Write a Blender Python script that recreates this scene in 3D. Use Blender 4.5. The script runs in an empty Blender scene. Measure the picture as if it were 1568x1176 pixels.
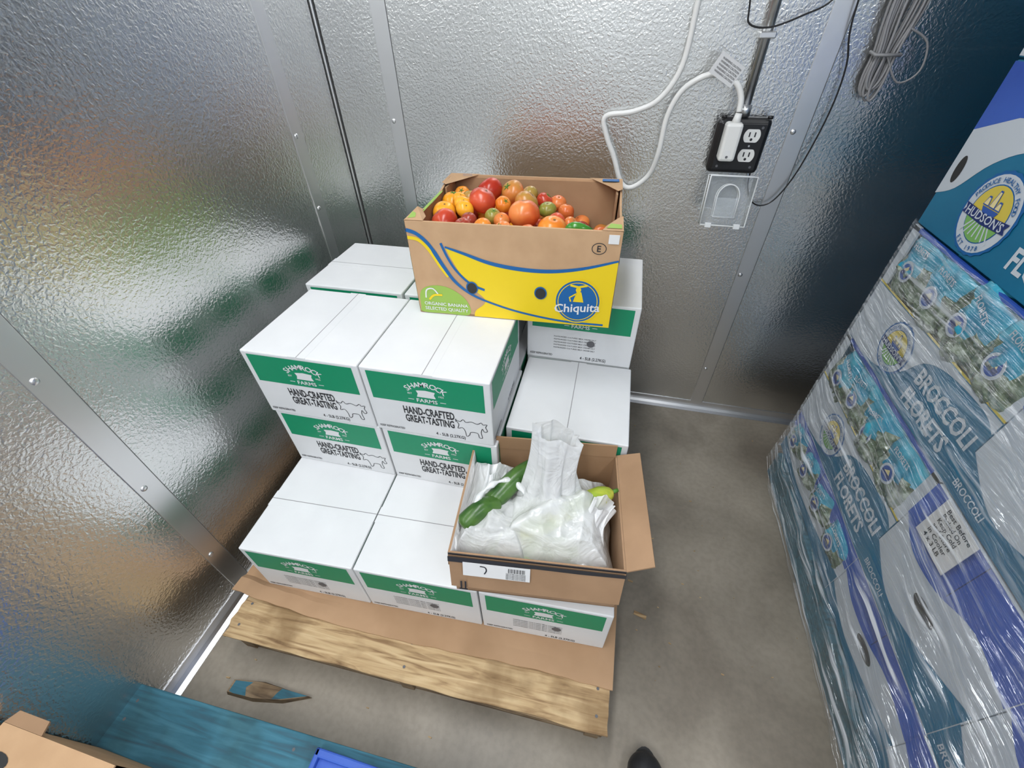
import bpy, bmesh, random
from math import *
from mathutils import Vector, Matrix, noise
from mathutils.geometry import tessellate_polygon
random.seed(7)
SC=bpy.context.scene
COL=SC.collection
try:
    SC.view_settings.view_transform='Standard'
except Exception: pass

# ------------------------------------------------------------------ materials
def mk(name):
    m=bpy.data.materials.new(name); m.use_nodes=True
    nt=m.node_tree; b=nt.nodes.get('Principled BSDF')
    return m,nt,b
def col4(c): return (c[0],c[1],c[2],1)
def M(name,c,rough=.6,metal=0,c2=None,nscale=20,stretch=(1,1,1),bump=0,bscale=60,bdist=.002,spec=.5,alpha=1,trans=0,emis=0,detail=4,ramp=(.35,.65),sss=0):
    m,nt,b=mk(name); N=nt.nodes; L=nt.links
    b.inputs['Base Color'].default_value=col4(c)
    b.inputs['Roughness'].default_value=rough
    b.inputs['Metallic'].default_value=metal
    b.inputs['Specular IOR Level'].default_value=spec
    b.inputs['Alpha'].default_value=alpha
    b.inputs['Transmission Weight'].default_value=trans
    if emis:
        b.inputs['Emission Color'].default_value=col4(c); b.inputs['Emission Strength'].default_value=emis
    tc=N.new('ShaderNodeTexCoord'); mp=N.new('ShaderNodeMapping'); mp.inputs['Scale'].default_value=stretch
    L.new(tc.outputs['Object'],mp.inputs['Vector'])
    if c2 is not None:
        n=N.new('ShaderNodeTexNoise'); n.inputs['Scale'].default_value=nscale; n.inputs['Detail'].default_value=detail
        L.new(mp.outputs[0],n.inputs['Vector'])
        r=N.new('ShaderNodeValToRGB'); r.color_ramp.elements[0].position=ramp[0]; r.color_ramp.elements[1].position=ramp[1]
        r.color_ramp.elements[0].color=col4(c); r.color_ramp.elements[1].color=col4(c2)
        L.new(n.outputs['Fac'],r.inputs['Fac']); L.new(r.outputs['Color'],b.inputs['Base Color'])
    if bump:
        n=N.new('ShaderNodeTexNoise'); n.inputs['Scale'].default_value=bscale; n.inputs['Detail'].default_value=3
        L.new(mp.outputs[0],n.inputs['Vector'])
        bp=N.new('ShaderNodeBump'); bp.inputs['Strength'].default_value=bump; bp.inputs['Distance'].default_value=bdist
        L.new(n.outputs['Fac'],bp.inputs['Height']); L.new(bp.outputs[0],b.inputs['Normal'])
    return m

def wall_metal(name,base=(.78,.785,.78)):
    m,nt,b=mk(name); N=nt.nodes; L=nt.links
    b.inputs['Metallic'].default_value=1; b.inputs['Roughness'].default_value=.25
    tc=N.new('ShaderNodeTexCoord')
    n2=N.new('ShaderNodeTexNoise'); n2.inputs['Scale'].default_value=3; L.new(tc.outputs['Object'],n2.inputs['Vector'])
    r=N.new('ShaderNodeValToRGB'); r.color_ramp.elements[0].color=col4([k*.92 for k in base]); r.color_ramp.elements[1].color=col4(base)
    L.new(n2.outputs['Fac'],r.inputs['Fac']); L.new(r.outputs[0],b.inputs['Base Color'])
    v=N.new('ShaderNodeTexNoise'); v.inputs['Scale'].default_value=125; v.inputs['Detail'].default_value=1.5; v.inputs['Distortion'].default_value=.5
    L.new(tc.outputs['Object'],v.inputs['Vector'])
    rr=N.new('ShaderNodeValToRGB'); rr.color_ramp.elements[0].position=.36; rr.color_ramp.elements[1].position=.68
    L.new(v.outputs['Fac'],rr.inputs['Fac'])
    n3=N.new('ShaderNodeTexNoise'); n3.inputs['Scale'].default_value=6; n3.inputs['Detail'].default_value=1
    L.new(tc.outputs['Object'],n3.inputs['Vector'])
    b1=N.new('ShaderNodeBump'); b1.inputs['Strength'].default_value=.36; b1.inputs['Distance'].default_value=.0012
    L.new(rr.outputs[0],b1.inputs['Height'])
    b2=N.new('ShaderNodeBump'); b2.inputs['Strength'].default_value=.3; b2.inputs['Distance'].default_value=.005
    L.new(n3.outputs['Fac'],b2.inputs['Height']); L.new(b2.outputs[0],b1.inputs['Normal'])
    L.new(b1.outputs[0],b.inputs['Normal'])
    return m

MW=wall_metal('embossed_aluminium')
MTRIM=M('trim_aluminium',(.78,.78,.79),.34,1,bump=.12,bscale=30)
MDARK=M('dark_gap',(.03,.03,.03),.8)
MGAP=M('panel_gap',(.14,.14,.14),.7)
def floormat():
    m,nt,b=mk('concrete'); N=nt.nodes; L=nt.links
    tc=N.new('ShaderNodeTexCoord')
    def nz(s,d,dist=0):
        n=N.new('ShaderNodeTexNoise'); n.inputs['Scale'].default_value=s; n.inputs['Detail'].default_value=d; n.inputs['Distortion'].default_value=dist; L.new(tc.outputs['Object'],n.inputs['Vector']); return n
    a=nz(2.6,10,.6); c=nz(60,5)
    r=N.new('ShaderNodeValToRGB'); E=r.color_ramp.elements; E[0].position=.32; E[0].color=(.175,.148,.115,1); E[1].position=.7; E[1].color=(.36,.315,.255,1)
    e=E.new(.5); e.color=(.26,.226,.18,1)
    L.new(a.outputs['Fac'],r.inputs['Fac'])
    mx=N.new('ShaderNodeMixRGB'); mx.blend_type='MULTIPLY'; mx.inputs[0].default_value=.2
    r2=N.new('ShaderNodeValToRGB'); r2.color_ramp.elements[0].position=.35; r2.color_ramp.elements[0].color=(.55,.55,.55,1); r2.color_ramp.elements[1].position=.6; r2.color_ramp.elements[1].color=(1.1,1.1,1.1,1)
    L.new(c.outputs['Fac'],r2.inputs['Fac']); L.new(r.outputs[0],mx.inputs[1]); L.new(r2.outputs[0],mx.inputs[2]); L.new(mx.outputs[0],b.inputs['Base Color'])
    b.inputs['Roughness'].default_value=.42
    bp=N.new('ShaderNodeBump'); bp.inputs['Strength'].default_value=.15; bp.inputs['Distance'].default_value=.001; L.new(c.outputs['Fac'],bp.inputs['Height']); L.new(bp.outputs[0],b.inputs['Normal'])
    return m
MFLOOR=floormat()
MCEIL=M('ceiling_paint',(.80,.81,.82),.5)
MPAINT=M('painted_panel',(.74,.76,.77),.5)
MWHITE=M('white_board',(.71,.72,.735),.55,c2=(.75,.76,.775),nscale=8,bump=.12,bscale=12,bdist=.005)
MSEAM=M('seam_grey',(.30,.30,.31),.7)
MGREEN=M('print_green',(.0,.26,.12),.5)
MPRW=M('print_white',(.74,.75,.76),.5)
MBLK=M('print_black',(.025,.025,.03),.6)
MGREY=M('print_grey',(.12,.12,.13),.6)
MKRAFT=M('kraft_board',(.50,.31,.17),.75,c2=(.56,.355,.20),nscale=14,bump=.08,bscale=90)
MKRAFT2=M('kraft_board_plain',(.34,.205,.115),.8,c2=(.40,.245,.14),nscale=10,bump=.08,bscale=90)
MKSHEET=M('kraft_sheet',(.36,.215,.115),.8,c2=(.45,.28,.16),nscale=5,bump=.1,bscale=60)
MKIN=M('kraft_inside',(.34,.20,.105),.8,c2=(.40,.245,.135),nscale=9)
def woodmat(name,cs,scale=1,knot=.8):
    m,nt,b=mk(name); N=nt.nodes; L=nt.links
    tc=N.new('ShaderNodeTexCoord'); mp=N.new('ShaderNodeMapping'); mp.inputs['Scale'].default_value=(1.2,14,14); L.new(tc.outputs['Object'],mp.inputs[0])
    n=N.new('ShaderNodeTexNoise'); n.inputs['Scale'].default_value=5*scale; n.inputs['Detail'].default_value=10; n.inputs['Distortion'].default_value=1.0; L.new(mp.outputs[0],n.inputs['Vector'])
    r=N.new('ShaderNodeValToRGB'); E=r.color_ramp.elements; E[0].position=.30; E[0].color=col4(cs[0]); E[1].position=.68; E[1].color=col4(cs[2]); e=E.new(.47); e.color=col4(cs[1])
    L.new(n.outputs['Fac'],r.inputs['Fac'])
    k=N.new('ShaderNodeTexNoise'); k.inputs['Scale'].default_value=7; k.inputs['Detail'].default_value=4; L.new(tc.outputs['Object'],k.inputs['Vector'])
    r2=N.new('ShaderNodeValToRGB'); r2.color_ramp.elements[0].position=.34; r2.color_ramp.elements[0].color=(.45,.38,.30,1); r2.color_ramp.elements[1].position=.52; r2.color_ramp.elements[1].color=(1,1,1,1)
    L.new(k.outputs['Fac'],r2.inputs['Fac'])
    mx=N.new('ShaderNodeMixRGB'); mx.blend_type='MULTIPLY'; mx.inputs[0].default_value=knot; L.new(r.outputs[0],mx.inputs[1]); L.new(r2.outputs[0],mx.inputs[2]); L.new(mx.outputs[0],b.inputs['Base Color'])
    b.inputs['Roughness'].default_value=.75
    bp=N.new('ShaderNodeBump'); bp.inputs['Strength'].default_value=.4; bp.inputs['Distance'].default_value=.003; L.new(n.outputs['Fac'],bp.inputs['Height']); L.new(bp.outputs[0],b.inputs['Normal'])
    return m
MWOOD=woodmat('pine_wood',((.24,.14,.065),(.47,.32,.165),(.60,.44,.25)))
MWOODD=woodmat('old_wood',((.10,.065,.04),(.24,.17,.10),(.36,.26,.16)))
MBLUEW=woodmat('blue_painted_wood',((.04,.10,.14),(.035,.15,.215),(.06,.21,.29)),.8,.5)
MBLUEP=M('cobalt',(.03,.09,.44),.45,c2=(.04,.12,.53),nscale=6)
MTEAL=M('print_teal',(.006,.14,.27),.45,c2=(.01,.175,.32),nscale=5)
MTEALL=M('bag_teal',(.01,.25,.42),.2,c2=(.07,.45,.60),nscale=14,bump=.7,bscale=24,bdist=.01)
MYEL=M('print_yellow',(.70,.55,.08),.5)
MYEL2=M('chrome_yellow',(.84,.61,.01),.5)
MCBLUE=M('print_blue',(.008,.12,.36),.5)
MLIME=M('print_lime',(.30,.48,.08),.5)
MFGREEN=M('field_green',(.20,.45,.12),.5)
MCREAM=M('sail_cream',(.85,.72,.35),.5)
MSKY=M('logo_sky',(.03,.10,.40),.5)
MPAPER=M('paper_label',(.76,.76,.76),.6)

# ------------------------------------------------------------------ mesh builder
class MB:
    def __init__(s): s.v=[];s.f=[];s.m=[];s.mats=[];s.sm=[]
    def mi(s,mat):
        if mat not in s.mats: s.mats.append(mat)
        return s.mats.index(mat)
    def add(s,vs,fs,mat,smooth=False,T=None):
        o=len(s.v)
        for v in vs:
            v=Vector(v)
            if T is not None: v=T@v
            s.v.append(v)
        k=s.mi(mat)
        for f in fs: s.f.append([i+o for i in f]); s.m.append(k); s.sm.append(smooth)
    def box(s,a,b,mat,bev=0,T=None,smooth=False):
        bm=bmesh.new(); bmesh.ops.create_cube(bm,size=1)
        for v in bm.verts:
            v.co=Vector([(a[i]+b[i])/2+v.co[i]*(b[i]-a[i]) for i in range(3)])
        if bev: bmesh.ops.bevel(bm,geom=bm.edges[:],offset=bev,segments=2,profile=.5,affect='EDGES')
        bm.verts.index_update()
        s.add([v.co.copy() for v in bm.verts],[[v.index for v in f.verts] for f in bm.faces],mat,smooth,T); bm.free()
    def poly(s,pts,o,u,v,mat,off=0):
        o=Vector(o);u=Vector(u);v=Vector(v);n=u.cross(v).normalized()
        tri=tessellate_polygon([[Vector((p[0],p[1],0)) for p in pts]])
        P=[o+u*p[0]+v*p[1]+n*off for p in pts]
        fs=[]
        for t in tri:
            a,b,c=[Vector(pts[i]) for i in t]
            if (b-a).x*(c-a).y-(b-a).y*(c-a).x<0: t=(t[0],t[2],t[1])
            fs.append(list(t))
        s.add(P,fs,mat)
    def stroke(s,pts,w,o,u,v,mat,off=0,closed=False):
        o=Vector(o);u=Vector(u);v=Vector(v);n=u.cross(v).normalized()
        pts=[Vector(p) for p in pts]; N=len(pts); A=[];fs=[]
        for i,p in enumerate(pts):
            if closed: d=pts[(i+1)%N]-pts[i-1]
            else: d=pts[min(i+1,N-1)]-pts[max(i-1,0)]
            d=d.normalized() if d.length>1e-9 else Vector((1,0)); q=Vector((-d.y,d.x))
            ww=w[i] if isinstance(w,(list,tuple)) else w
            for sg in (1,-1):
                c=p+q*ww*.5*sg; A.append(o+u*c.x+v*c.y+n*off)
        for i in range(N if closed else N-1):
            j=(i+1)%N; fs.append([2*i+1,2*j+1,2*j,2*i])
        s.add(A,fs,mat)
    def tube(s,pts,r,mat,seg=8,closed=False,cap=True):
        pts=[Vector(p) for p in pts]; N=len(pts); V=[];F=[]
        prev=None
        for i,p in enumerate(pts):
            d=(pts[min(i+1,N-1)]-pts[max(i-1,0)]).normalized()
            if prev is None:
                a=d.orthogonal().normalized()
            else:
                a=(prev-d*prev.dot(d)); a=a.normalized() if a.length>1e-6 else d.orthogonal().normalized()
            prev=a; b=d.cross(a)
            rr=r[i] if isinstance(r,(list,tuple)) else r
            for k in range(seg):
                t=2*pi*k/seg; V.append(p+(a*cos(t)+b*sin(t))*rr)
        for i in range(N-1):
            for k in range(seg):
                k2=(k+1)%seg; F.append([i*seg+k,i*seg+k2,(i+1)*seg+k2,(i+1)*seg+k])
        if cap:
            F.append(list(range(seg))[::-1]); F.append([(N-1)*seg+k for k in range(seg)])
        s.add(V,F,mat,True)
    def grid(s,fn,nu,nv,mat,smooth=True,matfn=None):
        V=[fn(i/nu,j/nv) for j in range(nv+1) for i in range(nu+1)]
        F=[[j*(nu+1)+i,j*(nu+1)+i+1,(j+1)*(nu+1)+i+1,(j+1)*(nu+1)+i] for j in range(nv) for i in range(nu)]
        if matfn is None: s.add(V,F,mat,smooth)
        else:
            o=len(s.v)
            s.v+= [Vector(v) for v in V]
            for j in range(nv):
                for i in range(nu):
                    s.f.append([k+o for k in F[j*nu+i]]); s.m.append(s.mi(matfn((i+.5)/nu,(j+.5)/nv))); s.sm.append(smooth)
    def text(s,txt,size,o,u,v,mat,off=.0006,center=False,sx=1,width=None,bold=.016):
        vs,fs,w=textmesh(txt,bold); o=Vector(o);u=Vector(u);v=Vector(v);n=u.cross(v).normalized()
        if width: sx=width/(w*size)
        dx=-w/2 if center else 0
        s.add([o+u*((p[0]+dx)*size*sx)+v*(p[1]*size)+n*off for p in vs],fs,mat)
    def arctext(s,txt,size,c,R,a0,a1,u,v,mat,off=.0006):
        c=Vector(c);u=Vector(u);v=Vector(v)
        n=len(txt)
        for i,ch in enumerate(txt):
            if ch==' ': continue
            a=a0+(a1-a0)*(i/(n-1) if n>1 else .5)
            o=c+u*(R*cos(a))+v*(R*sin(a)); sg=-1 if a1<a0 else 1
            uu=(u*sin(a)-v*cos(a))*(-sg); vv=(u*cos(a)+v*sin(a))*(-sg)
            s.text(ch,size,o,uu,vv,mat,off,center=True)
    def obj(s,name,parent=None,loc=None,rotz=0,auto=None):
        me=bpy.data.meshes.new(name); me.from_pydata([tuple(v) for v in s.v],[],s.f)
        for m in s.mats: me.materials.append(m)
        me.polygons.foreach_set('material_index',s.m); me.polygons.foreach_set('use_smooth',s.sm); me.update()
        return inst(me,name,parent,loc,rotz)
def inst(me,name,parent=None,loc=None,rotz=0):
    o=bpy.data.objects.new(name,me); COL.objects.link(o)
    if loc: o.location=loc
    o.rotation_euler[2]=rotz
    if parent: o.parent=parent
    return o
def empty(name,loc=(0,0,0),rotz=0):
    e=bpy.data.objects.new(name,None); COL.objects.link(e); e.location=loc; e.rotation_euler[2]=rotz; e.empty_display_size=.1; return e
_tc={}
def textmesh(t,bold=.016):
    if (t,bold) in _tc: return _tc[(t,bold)]
    cu=bpy.data.curves.new('t','FONT'); cu.body=t; cu.resolution_u=2; cu.offset=bold
    ob=bpy.data.objects.new('t',cu); COL.objects.link(ob)
    dg=bpy.context.evaluated_depsgraph_get(); dg.update()
    me=bpy.data.meshes.new_from_object(ob.evaluated_get(dg))
    vs=[(v.co.x,v.co.y) for v in me.vertices]; fs=[]
    for p in me.polygons:
        f=list(p.vertices); fs.append(f if p.normal.z>0 else f[::-1])
    xs=[v[0] for v in vs] or [0,0]
    x0=min(xs); w=max(xs)-x0
    vs=[(x-x0,y) for x,y in vs]
    bpy.data.objects.remove(ob); bpy.data.curves.remove(cu); bpy.data.meshes.remove(me)
    _tc[(t,bold)]=(vs,fs,w); return _tc[(t,bold)]
def smoothpts(P,n=6,closed=False):
    P=[Vector(p) for p in P]; out=[]; N=len(P)
    rng=N if closed else N-1
    for i in range(rng):
        if closed: p0,p1,p2,p3=P[i-1],P[i],P[(i+1)%N],P[(i+2)%N]
        else: p0,p1,p2,p3=P[max(i-1,0)],P[i],P[i+1],P[min(i+2,N-1)]
        for k in range(n):
            t=k/n; out.append(.5*((2*p1)+(p2-p0)*t+(2*p0-5*p1+4*p2-p3)*t*t+(3*p1-p0-3*p2+p3)*t**3))
    if not closed: out.append(P[-1])
    return out
def circ(cx,cy,rx,ry=None,n=32): 
    ry=ry or rx; return [(cx+rx*cos(2*pi*i/n),cy+ry*sin(2*pi*i/n)) for i in range(n)]
X=Vector((1,0,0));Y=Vector((0,1,0));Z=Vector((0,0,1))

# ------------------------------------------------------------------ room
XL=-1.085; YB=1.6656; XR=2.3; YF=-2.3; ZC=2.55
def slab(name,a,b,mat):
    m=MB(); m.box(a,b,mat); return m.obj(name)
slab('floor',(XL-.1,YF-.1,-.05),(XR+.1,YB+.1,0),MFLOOR)
slab('ceiling',(XL-.1,YF-.1,ZC),(XR+.1,YB+.1,ZC+.05),MCEIL)
slab('wall_back',(XL-.1,YB,0),(XR+.1,YB+.1,ZC),MW)
slab('wall_left',(XL-.1,YF,0),(XL,YB,ZC),MW)
slab('wall_right',(XR,YF,0),(XR+.1,YB,ZC),MPAINT)
slab('wall_front',(XL-.1,YF-.1,0),(XR+.1,YF,ZC),MPAINT)
def rivet(m,p,axis):
    bm=bmesh.new(); bmesh.ops.create_uvsphere(bm,u_segments=12,v_segments=6,radius=.008)
    vs=[]
    for v in bm.verts:
        c=v.co.copy(); c[axis]*=.45; vs.append(c+Vector(p))
    bm.verts.index_update(); m.add(vs,[[v.index for v in f.verts] for f in bm.faces],MTRIM,True); bm.free()
k=0
for x in (-.845,.505,1.75):
    k+=1; m=MB(); m.box((x-.027,YB-.003,.03),(x+.027,YB,ZC),MTRIM,.001)
    for z in (.25,.72,1.203,1.68,2.15): rivet(m,(x-.012,YB-.004,z),1)
    m.box((x+.027,YB-.001,.03),(x+.029,YB,ZC),MGAP)
    m.obj('trim_%d'%k)
for y in (.40,1.40,-.8):
    k+=1; m=MB(); m.box((XL,y-.027,.03),(XL+.003,y+.027,ZC),MTRIM,.001)
    for z in (.25,.60,.965,1.2,1.68,2.15): rivet(m,(XL+.004,y-.01,z),0)
    m.box((XL,y+.027,.03),(XL+.001,y+.029,ZC),MGAP)
    m.obj('trim_%d'%k)
k+=1; m=MB(); m.box((XL,YB-.010,0.03),(XL+.010,YB,ZC),MTRIM,.003); m.box((XL+.010,YB-.002,.03),(XL+.014,YB,ZC),MDARK); m.box((XL,YB-.013,.03),(XL+.002,YB-.010,ZC),MDARK); m.obj('trim_%d'%k)
def cove(name,a,b,inward):
    m=MB(); a=Vector(a);b=Vector(b);n=Vector(inward)
    prof=[(0,.045),(.003,.045),(.004,.014),(.012,.004),(.03,.002),(.03,0),(0,0)]
    V=[];F=[]
    for p in (a,b):
        for q in prof: V.append(p+n*q[0]+Z*q[1])
    L=len(prof)
    for i in range(L): F.append([i,(i+1)%L,L+(i+1)%L,L+i])
    m.add(V,F,MTRIM); m.obj(name)
cove('baseboard_back',(XL,YB,0),(XR,YB,0),(0,-1,0))
cove('baseboard_left',(XL,YF,0),(XL,YB,0),(1,0,0))
cove('baseboard_right',(XR,YF,0),(XR,YB,0),(-1,0,0))

# ceiling lamps
MLED=M('led_diffuser',(1,1,1),.4,emis=5)
MHOUS=M('lamp_housing',(.7,.7,.7),.4)
def lamp(x,y,lx,ly,power):
    e=empty('ceiling_lamp',(x,y,ZC))
    m=MB(); m.box((-lx/2,-ly/2,-.05),(lx/2,ly/2,0),MHOUS,.008); m.obj('housing',e)
    m=MB(); m.box((-lx/2+.015,-ly/2+.015,-.058),(lx/2-.015,ly/2-.015,-.05),MLED,.003); m.obj('diffuser',e)
    ld=bpy.data.lights.new('lamp_light','AREA'); ld.shape='RECTANGLE'; ld.size=lx; ld.size_y=ly; ld.energy=power; ld.color=(.95,.98,1)
    lo=bpy.data.objects.new('lamp_light',ld); COL.objects.link(lo); lo.parent=e; lo.location=(0,0,-.07)
lamp(-.35,.35,.25,1.4,18.5)
lamp(-.35,-1.3,.25,1.4,19)
lamp(1.2,-1.0,.25,1.4,18)

# ------------------------------------------------------------------ dairy cartons
W=.3485;D=.340;h=.2289;Z0=.15
COW=[(.0,.020),(.004,.034),(-.002,.046),(.008,.044),(.016,.052),(.022,.044),(.036,.048),(.050,.043),(.060,.050),(.064,.044),(.074,.046),(.070,.036),(.074,.024),(.066,.020),(.062,.030),(.058,.016),(.060,-.002),(.052,-.002),(.049,.012),(.032,.012),(.028,.002),(.020,-.004),(.018,.012),(.012,.024)]
def face_graphics(m,o,u,w,detail=True):
    v=Z; bw=w-.034
    m.poly([(.017,h-.104),(w-.017,h-.104),(w-.017,h-.010),(.017,h-.010)],o,u,v,MGREEN,.0004)
    c=Vector(o)+Vector(u)*(w*.5)
    m.arctext('SHAMROCK',.025,c+v*(h-.115),.072,radians(128),radians(52),u,v,MPRW,.0009)
    m.poly([(-.026,-.012),(.026,-.012),(.022,.0),(.026,.010),(.0,.013),(-.026,.010),(-.022,0)],c+v*(h-.066),u,v,MPRW,.0008)
    m.text('FARMS',.018,c+v*(h-.096),u,v,MPRW,.0009,True,1.1)
    m.stroke([(-.052,h-.089),(-.036,h-.089)],.002,c,u,v,MPRW,.0008); m.stroke([(.036,h-.089),(.052,h-.089)],.002,c,u,v,MPRW,.0008)
    m.text('EST',.008,c+v*(h-.071)-u*.05,u,v,MPRW,.0009); m.text('1922',.008,c+v*(h-.071)+u*.034,u,v,MPRW,.0009)
    if detail:
        m.text('HAND-CRAFTED,',.038,Vector(o)+u*.098+v*(.083),u,v,MBLK,.0007,width=.148,bold=.03)
        m.text('GREAT-TASTING',.038,Vector(o)+u*.098+v*(.051),u,v,MBLK,.0007,width=.140,bold=.03)
        m.stroke([(a*1.12,b*1.15) for a,b in [tuple(p) for p in smoothpts(COW,3,True)]],.0021,Vector(o)+u*(w-.098)+v*.030,u,v,MBLK,.0006,True)
    m.text('KEEP REFRIGERATED',.011,Vector(o)+u*.012+v*.014,u,v,MBLK,.0007,width=.075)
    m.text('4 - 5LB (2.27KG)',.0165,Vector(o)+u*(w-.165)+v*.012,u,v,MBLK,.0007,width=.085)
def carton_mesh(axis,detail,name):
    m=MB(); g=.0018; w=W-2*g; d=D-2*g
    m.box((g,g,0),(W-g,D-g,h-.0006),MWHITE,.0035)
    zt=h-.0004
    if axis=='y':
        m.box((W/2-.026,g-.0004,zt-.0005),(W/2+.026,D-g+.0004,zt+.0002),MWHITE)
        m.box((W/2-.0012,g,zt),(W/2+.0012,D-g,zt+.0004),MSEAM)
    else:
        m.box((g-.0004,D/2-.026,zt-.0005),(W-g+.0004,D/2+.026,zt+.0002),MWHITE)
        m.box((g,D/2-.0012,zt),(W-g,D/2+.0012,zt+.0004),MSEAM)
    face_graphics(m,Vector((g,g,0)),X,w,detail)
    face_graphics(m,Vector((W-g,g,0)),Y,d,False)
    face_graphics(m,Vector((g,D-g,0)),-Y,d,False)
    face_graphics(m,Vector((W-g,D-g,0)),-X,w,False)
    if not detail:
        for i in range(5):
            m.text('PASTEURIZED CULTURED MILK CREAM SALT',.0068,Vector((g+.09,g,.092-i*.011)),X,Z,MGREY,.0007)
        m.poly(circ(.21,.078,.013,.013,16),Vector((g,g,0)),X,Z,MGREY,.0008)
    o=m.obj(name); me=o.data; bpy.data.objects.remove(o); return me
CA=carton_mesh('y',True,'carton_y'); CB=carton_mesh('x',True,'carton_x'); CC=carton_mesh('x',False,'carton_front'); CD=carton_mesh('y',False,'carton_plain')
def carton(me,x,y,layer,th=0): return inst(me,'dairy_carton',None,(x,y,Z0+h*layer),th)
t=.055
for i in range(3): carton(CC,-.912+i*W*1.003*cos(t),.380+i*W*sin(t),0,t)
for x,y in ((-.94,.745),(-.588,.768),(-.236,.792)):
    carton(CA,x,y,0,.0); carton(CA,x,y+.345,0,.0)
carton(CA,-.930,.707,1,.012); carton(CA,-.579,.712,1,.008); carton(CA,-.228,.792,1,.01)
for x,y in ((-.945,1.058),(-.592,1.062),(-.238,1.140)): carton(CA,x,y,1,.0)
carton(CA,-.9355,.703,2,.014); carton(CA,-.586,.708,2,.016)
carton(CB,-.978,1.066,2,.01); carton(CB,-.624,1.07,2,.01); carton(CD,-.238,1.133,2,.0)

# ------------------------------------------------------------------ pallet
def pallet(name,x0,y0,wx,wy,ht,top,old,rot=0,frontw=.14):
    e=empty(name,(x0,y0,0),rot)
    th=.018; m=MB()
    n=8; bw=.092
    ys=[0]+[frontw+.02+i*(wy-frontw-.02-bw)/(n-2) for i in range(n-1)]
    for i,y in enumerate(ys):
        b=frontw if i==0 else bw
        if i==0:
            def top_(a,bb):
                x=wx*a; yy=b*bb
                if bb<.02: yy+=.004*noise.noise(Vector((x*9,0,2)))+.008*max(0,noise.noise(Vector((x*4,3,2))))
                xx=x
                if a<.01: xx+=.012*noise.noise(Vector((bb*4,7,1)))
                if a>.99: xx+=.008*noise.noise(Vector((bb*5,9,1)))
                return (xx,yy,ht+.0015*noise.noise(Vector((x*3,yy*12,0))))
            P=[[top_(i/60,j/6) for i in range(61)] for j in range(7)]
            m.grid(lambda a,bb:P[round(bb*6)][round(a*60)],60,6,top,False)
            m.grid(lambda a,bb:(P[0][round(a*60)][0],P[0][round(a*60)][1]+(0 if bb>.5 else .002),ht-th*(1-bb)),60,1,top,False)
            m.grid(lambda a,bb:(P[6-round(a*6)][0][0],P[6-round(a*6)][0][1],ht-th*(1-bb)),6,1,top,False)
            m.grid(lambda a,bb:(P[round(a*6)][60][0],P[round(a*6)][60][1],ht-th*(1-bb)),6,1,top,False)
            m.add([(0,0.004,ht-th),(wx,0.004,ht-th),(wx,b,ht-th),(0,b,ht-th)],[[3,2,1,0]],old)
            for nx in (.03,wx/2,wx-.03):
                for ny in (.035,.095): m.poly(circ(nx,ny,.004,.004,8),(0,0,ht),X,Y,MGREY,.0018)
        else: m.box((0,y,ht-th),(wx,y+b,ht),top,.003)
    m.obj('deck_boards',e)
    m=MB()
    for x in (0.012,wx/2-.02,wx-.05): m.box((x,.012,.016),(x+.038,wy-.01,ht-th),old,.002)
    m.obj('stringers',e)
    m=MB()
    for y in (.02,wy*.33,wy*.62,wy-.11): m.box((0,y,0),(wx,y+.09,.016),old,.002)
    m.obj('bottom_boards',e)
    return e
pallet('wooden_pallet',-.955,.222,1.115,1.22,.1425,MWOOD,MWOODD,.024,.13)
m=MB()
def sheet(a,b,zoff):
    x=-1.005+1.17*a; yf=.335-.012*sin(a*5)+.004*noise.noise(Vector((a*20,0,0))); y=yf+(1.44-yf)*b
    z=.1445+zoff
    if b<.04: z+= .012*max(0,1-a*3.0) + .005*max(0,sin(a*9+1))*(1-b/.04)
    return (x,y,z)
m.grid(lambda a,b:sheet(a,b,.005),80,80,MKSHEET,False)
m.grid(lambda a,b:sheet(b,a,0),40,40,MKRAFT2,False)
m.grid(lambda a,b:sheet(a,0,.005*b),80,1,MKRAFT,False)
m.grid(lambda a,b:sheet(1,a,.005*b),80,1,MKRAFT,False)
m.obj('cardboard_sheet')

# ------------------------------------------------------------------ banana box
bL=.547;bD=.415;bH=.269
e=empty('banana_box',(-.527,.983,Z0+3*h+.001),.05)
m=MB(); t=.006
m.box((0,0,0),(bL,bD,.006),MKRAFT)
m.box((0,0,0),(bL,t,bH),MKRAFT,.001); m.box((0,bD-t,0),(bL,bD,bH),MKRAFT,.001)
for x0 in (0,bL-t):
    pr=[(0,0),(bD,0),(bD,bH)]+[(bD-.05-(bD-.1)*i/12, bH-.022*sin(pi*i/12)) for i in range(13)]+[(0,bH)]
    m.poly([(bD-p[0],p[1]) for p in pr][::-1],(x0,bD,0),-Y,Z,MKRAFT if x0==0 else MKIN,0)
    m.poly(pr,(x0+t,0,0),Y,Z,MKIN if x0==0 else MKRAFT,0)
    V=[];F=[]
    for i,p in enumerate(pr[2:]):
        V+=[(x0,p[0],p[1]),(x0+t,p[0],p[1])]
    for i in range(len(pr)-3): F.append([2*i,2*i+1,2*i+3,2*i+2])
    m.add(V,F,MKRAFT)
m.box((t,bD-t-.003,0.006),(bL-t,bD-t,bH-.008),MKIN); m.box((t,t,0.006),(bL-t,t+.003,bH-.006),MKIN)
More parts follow.
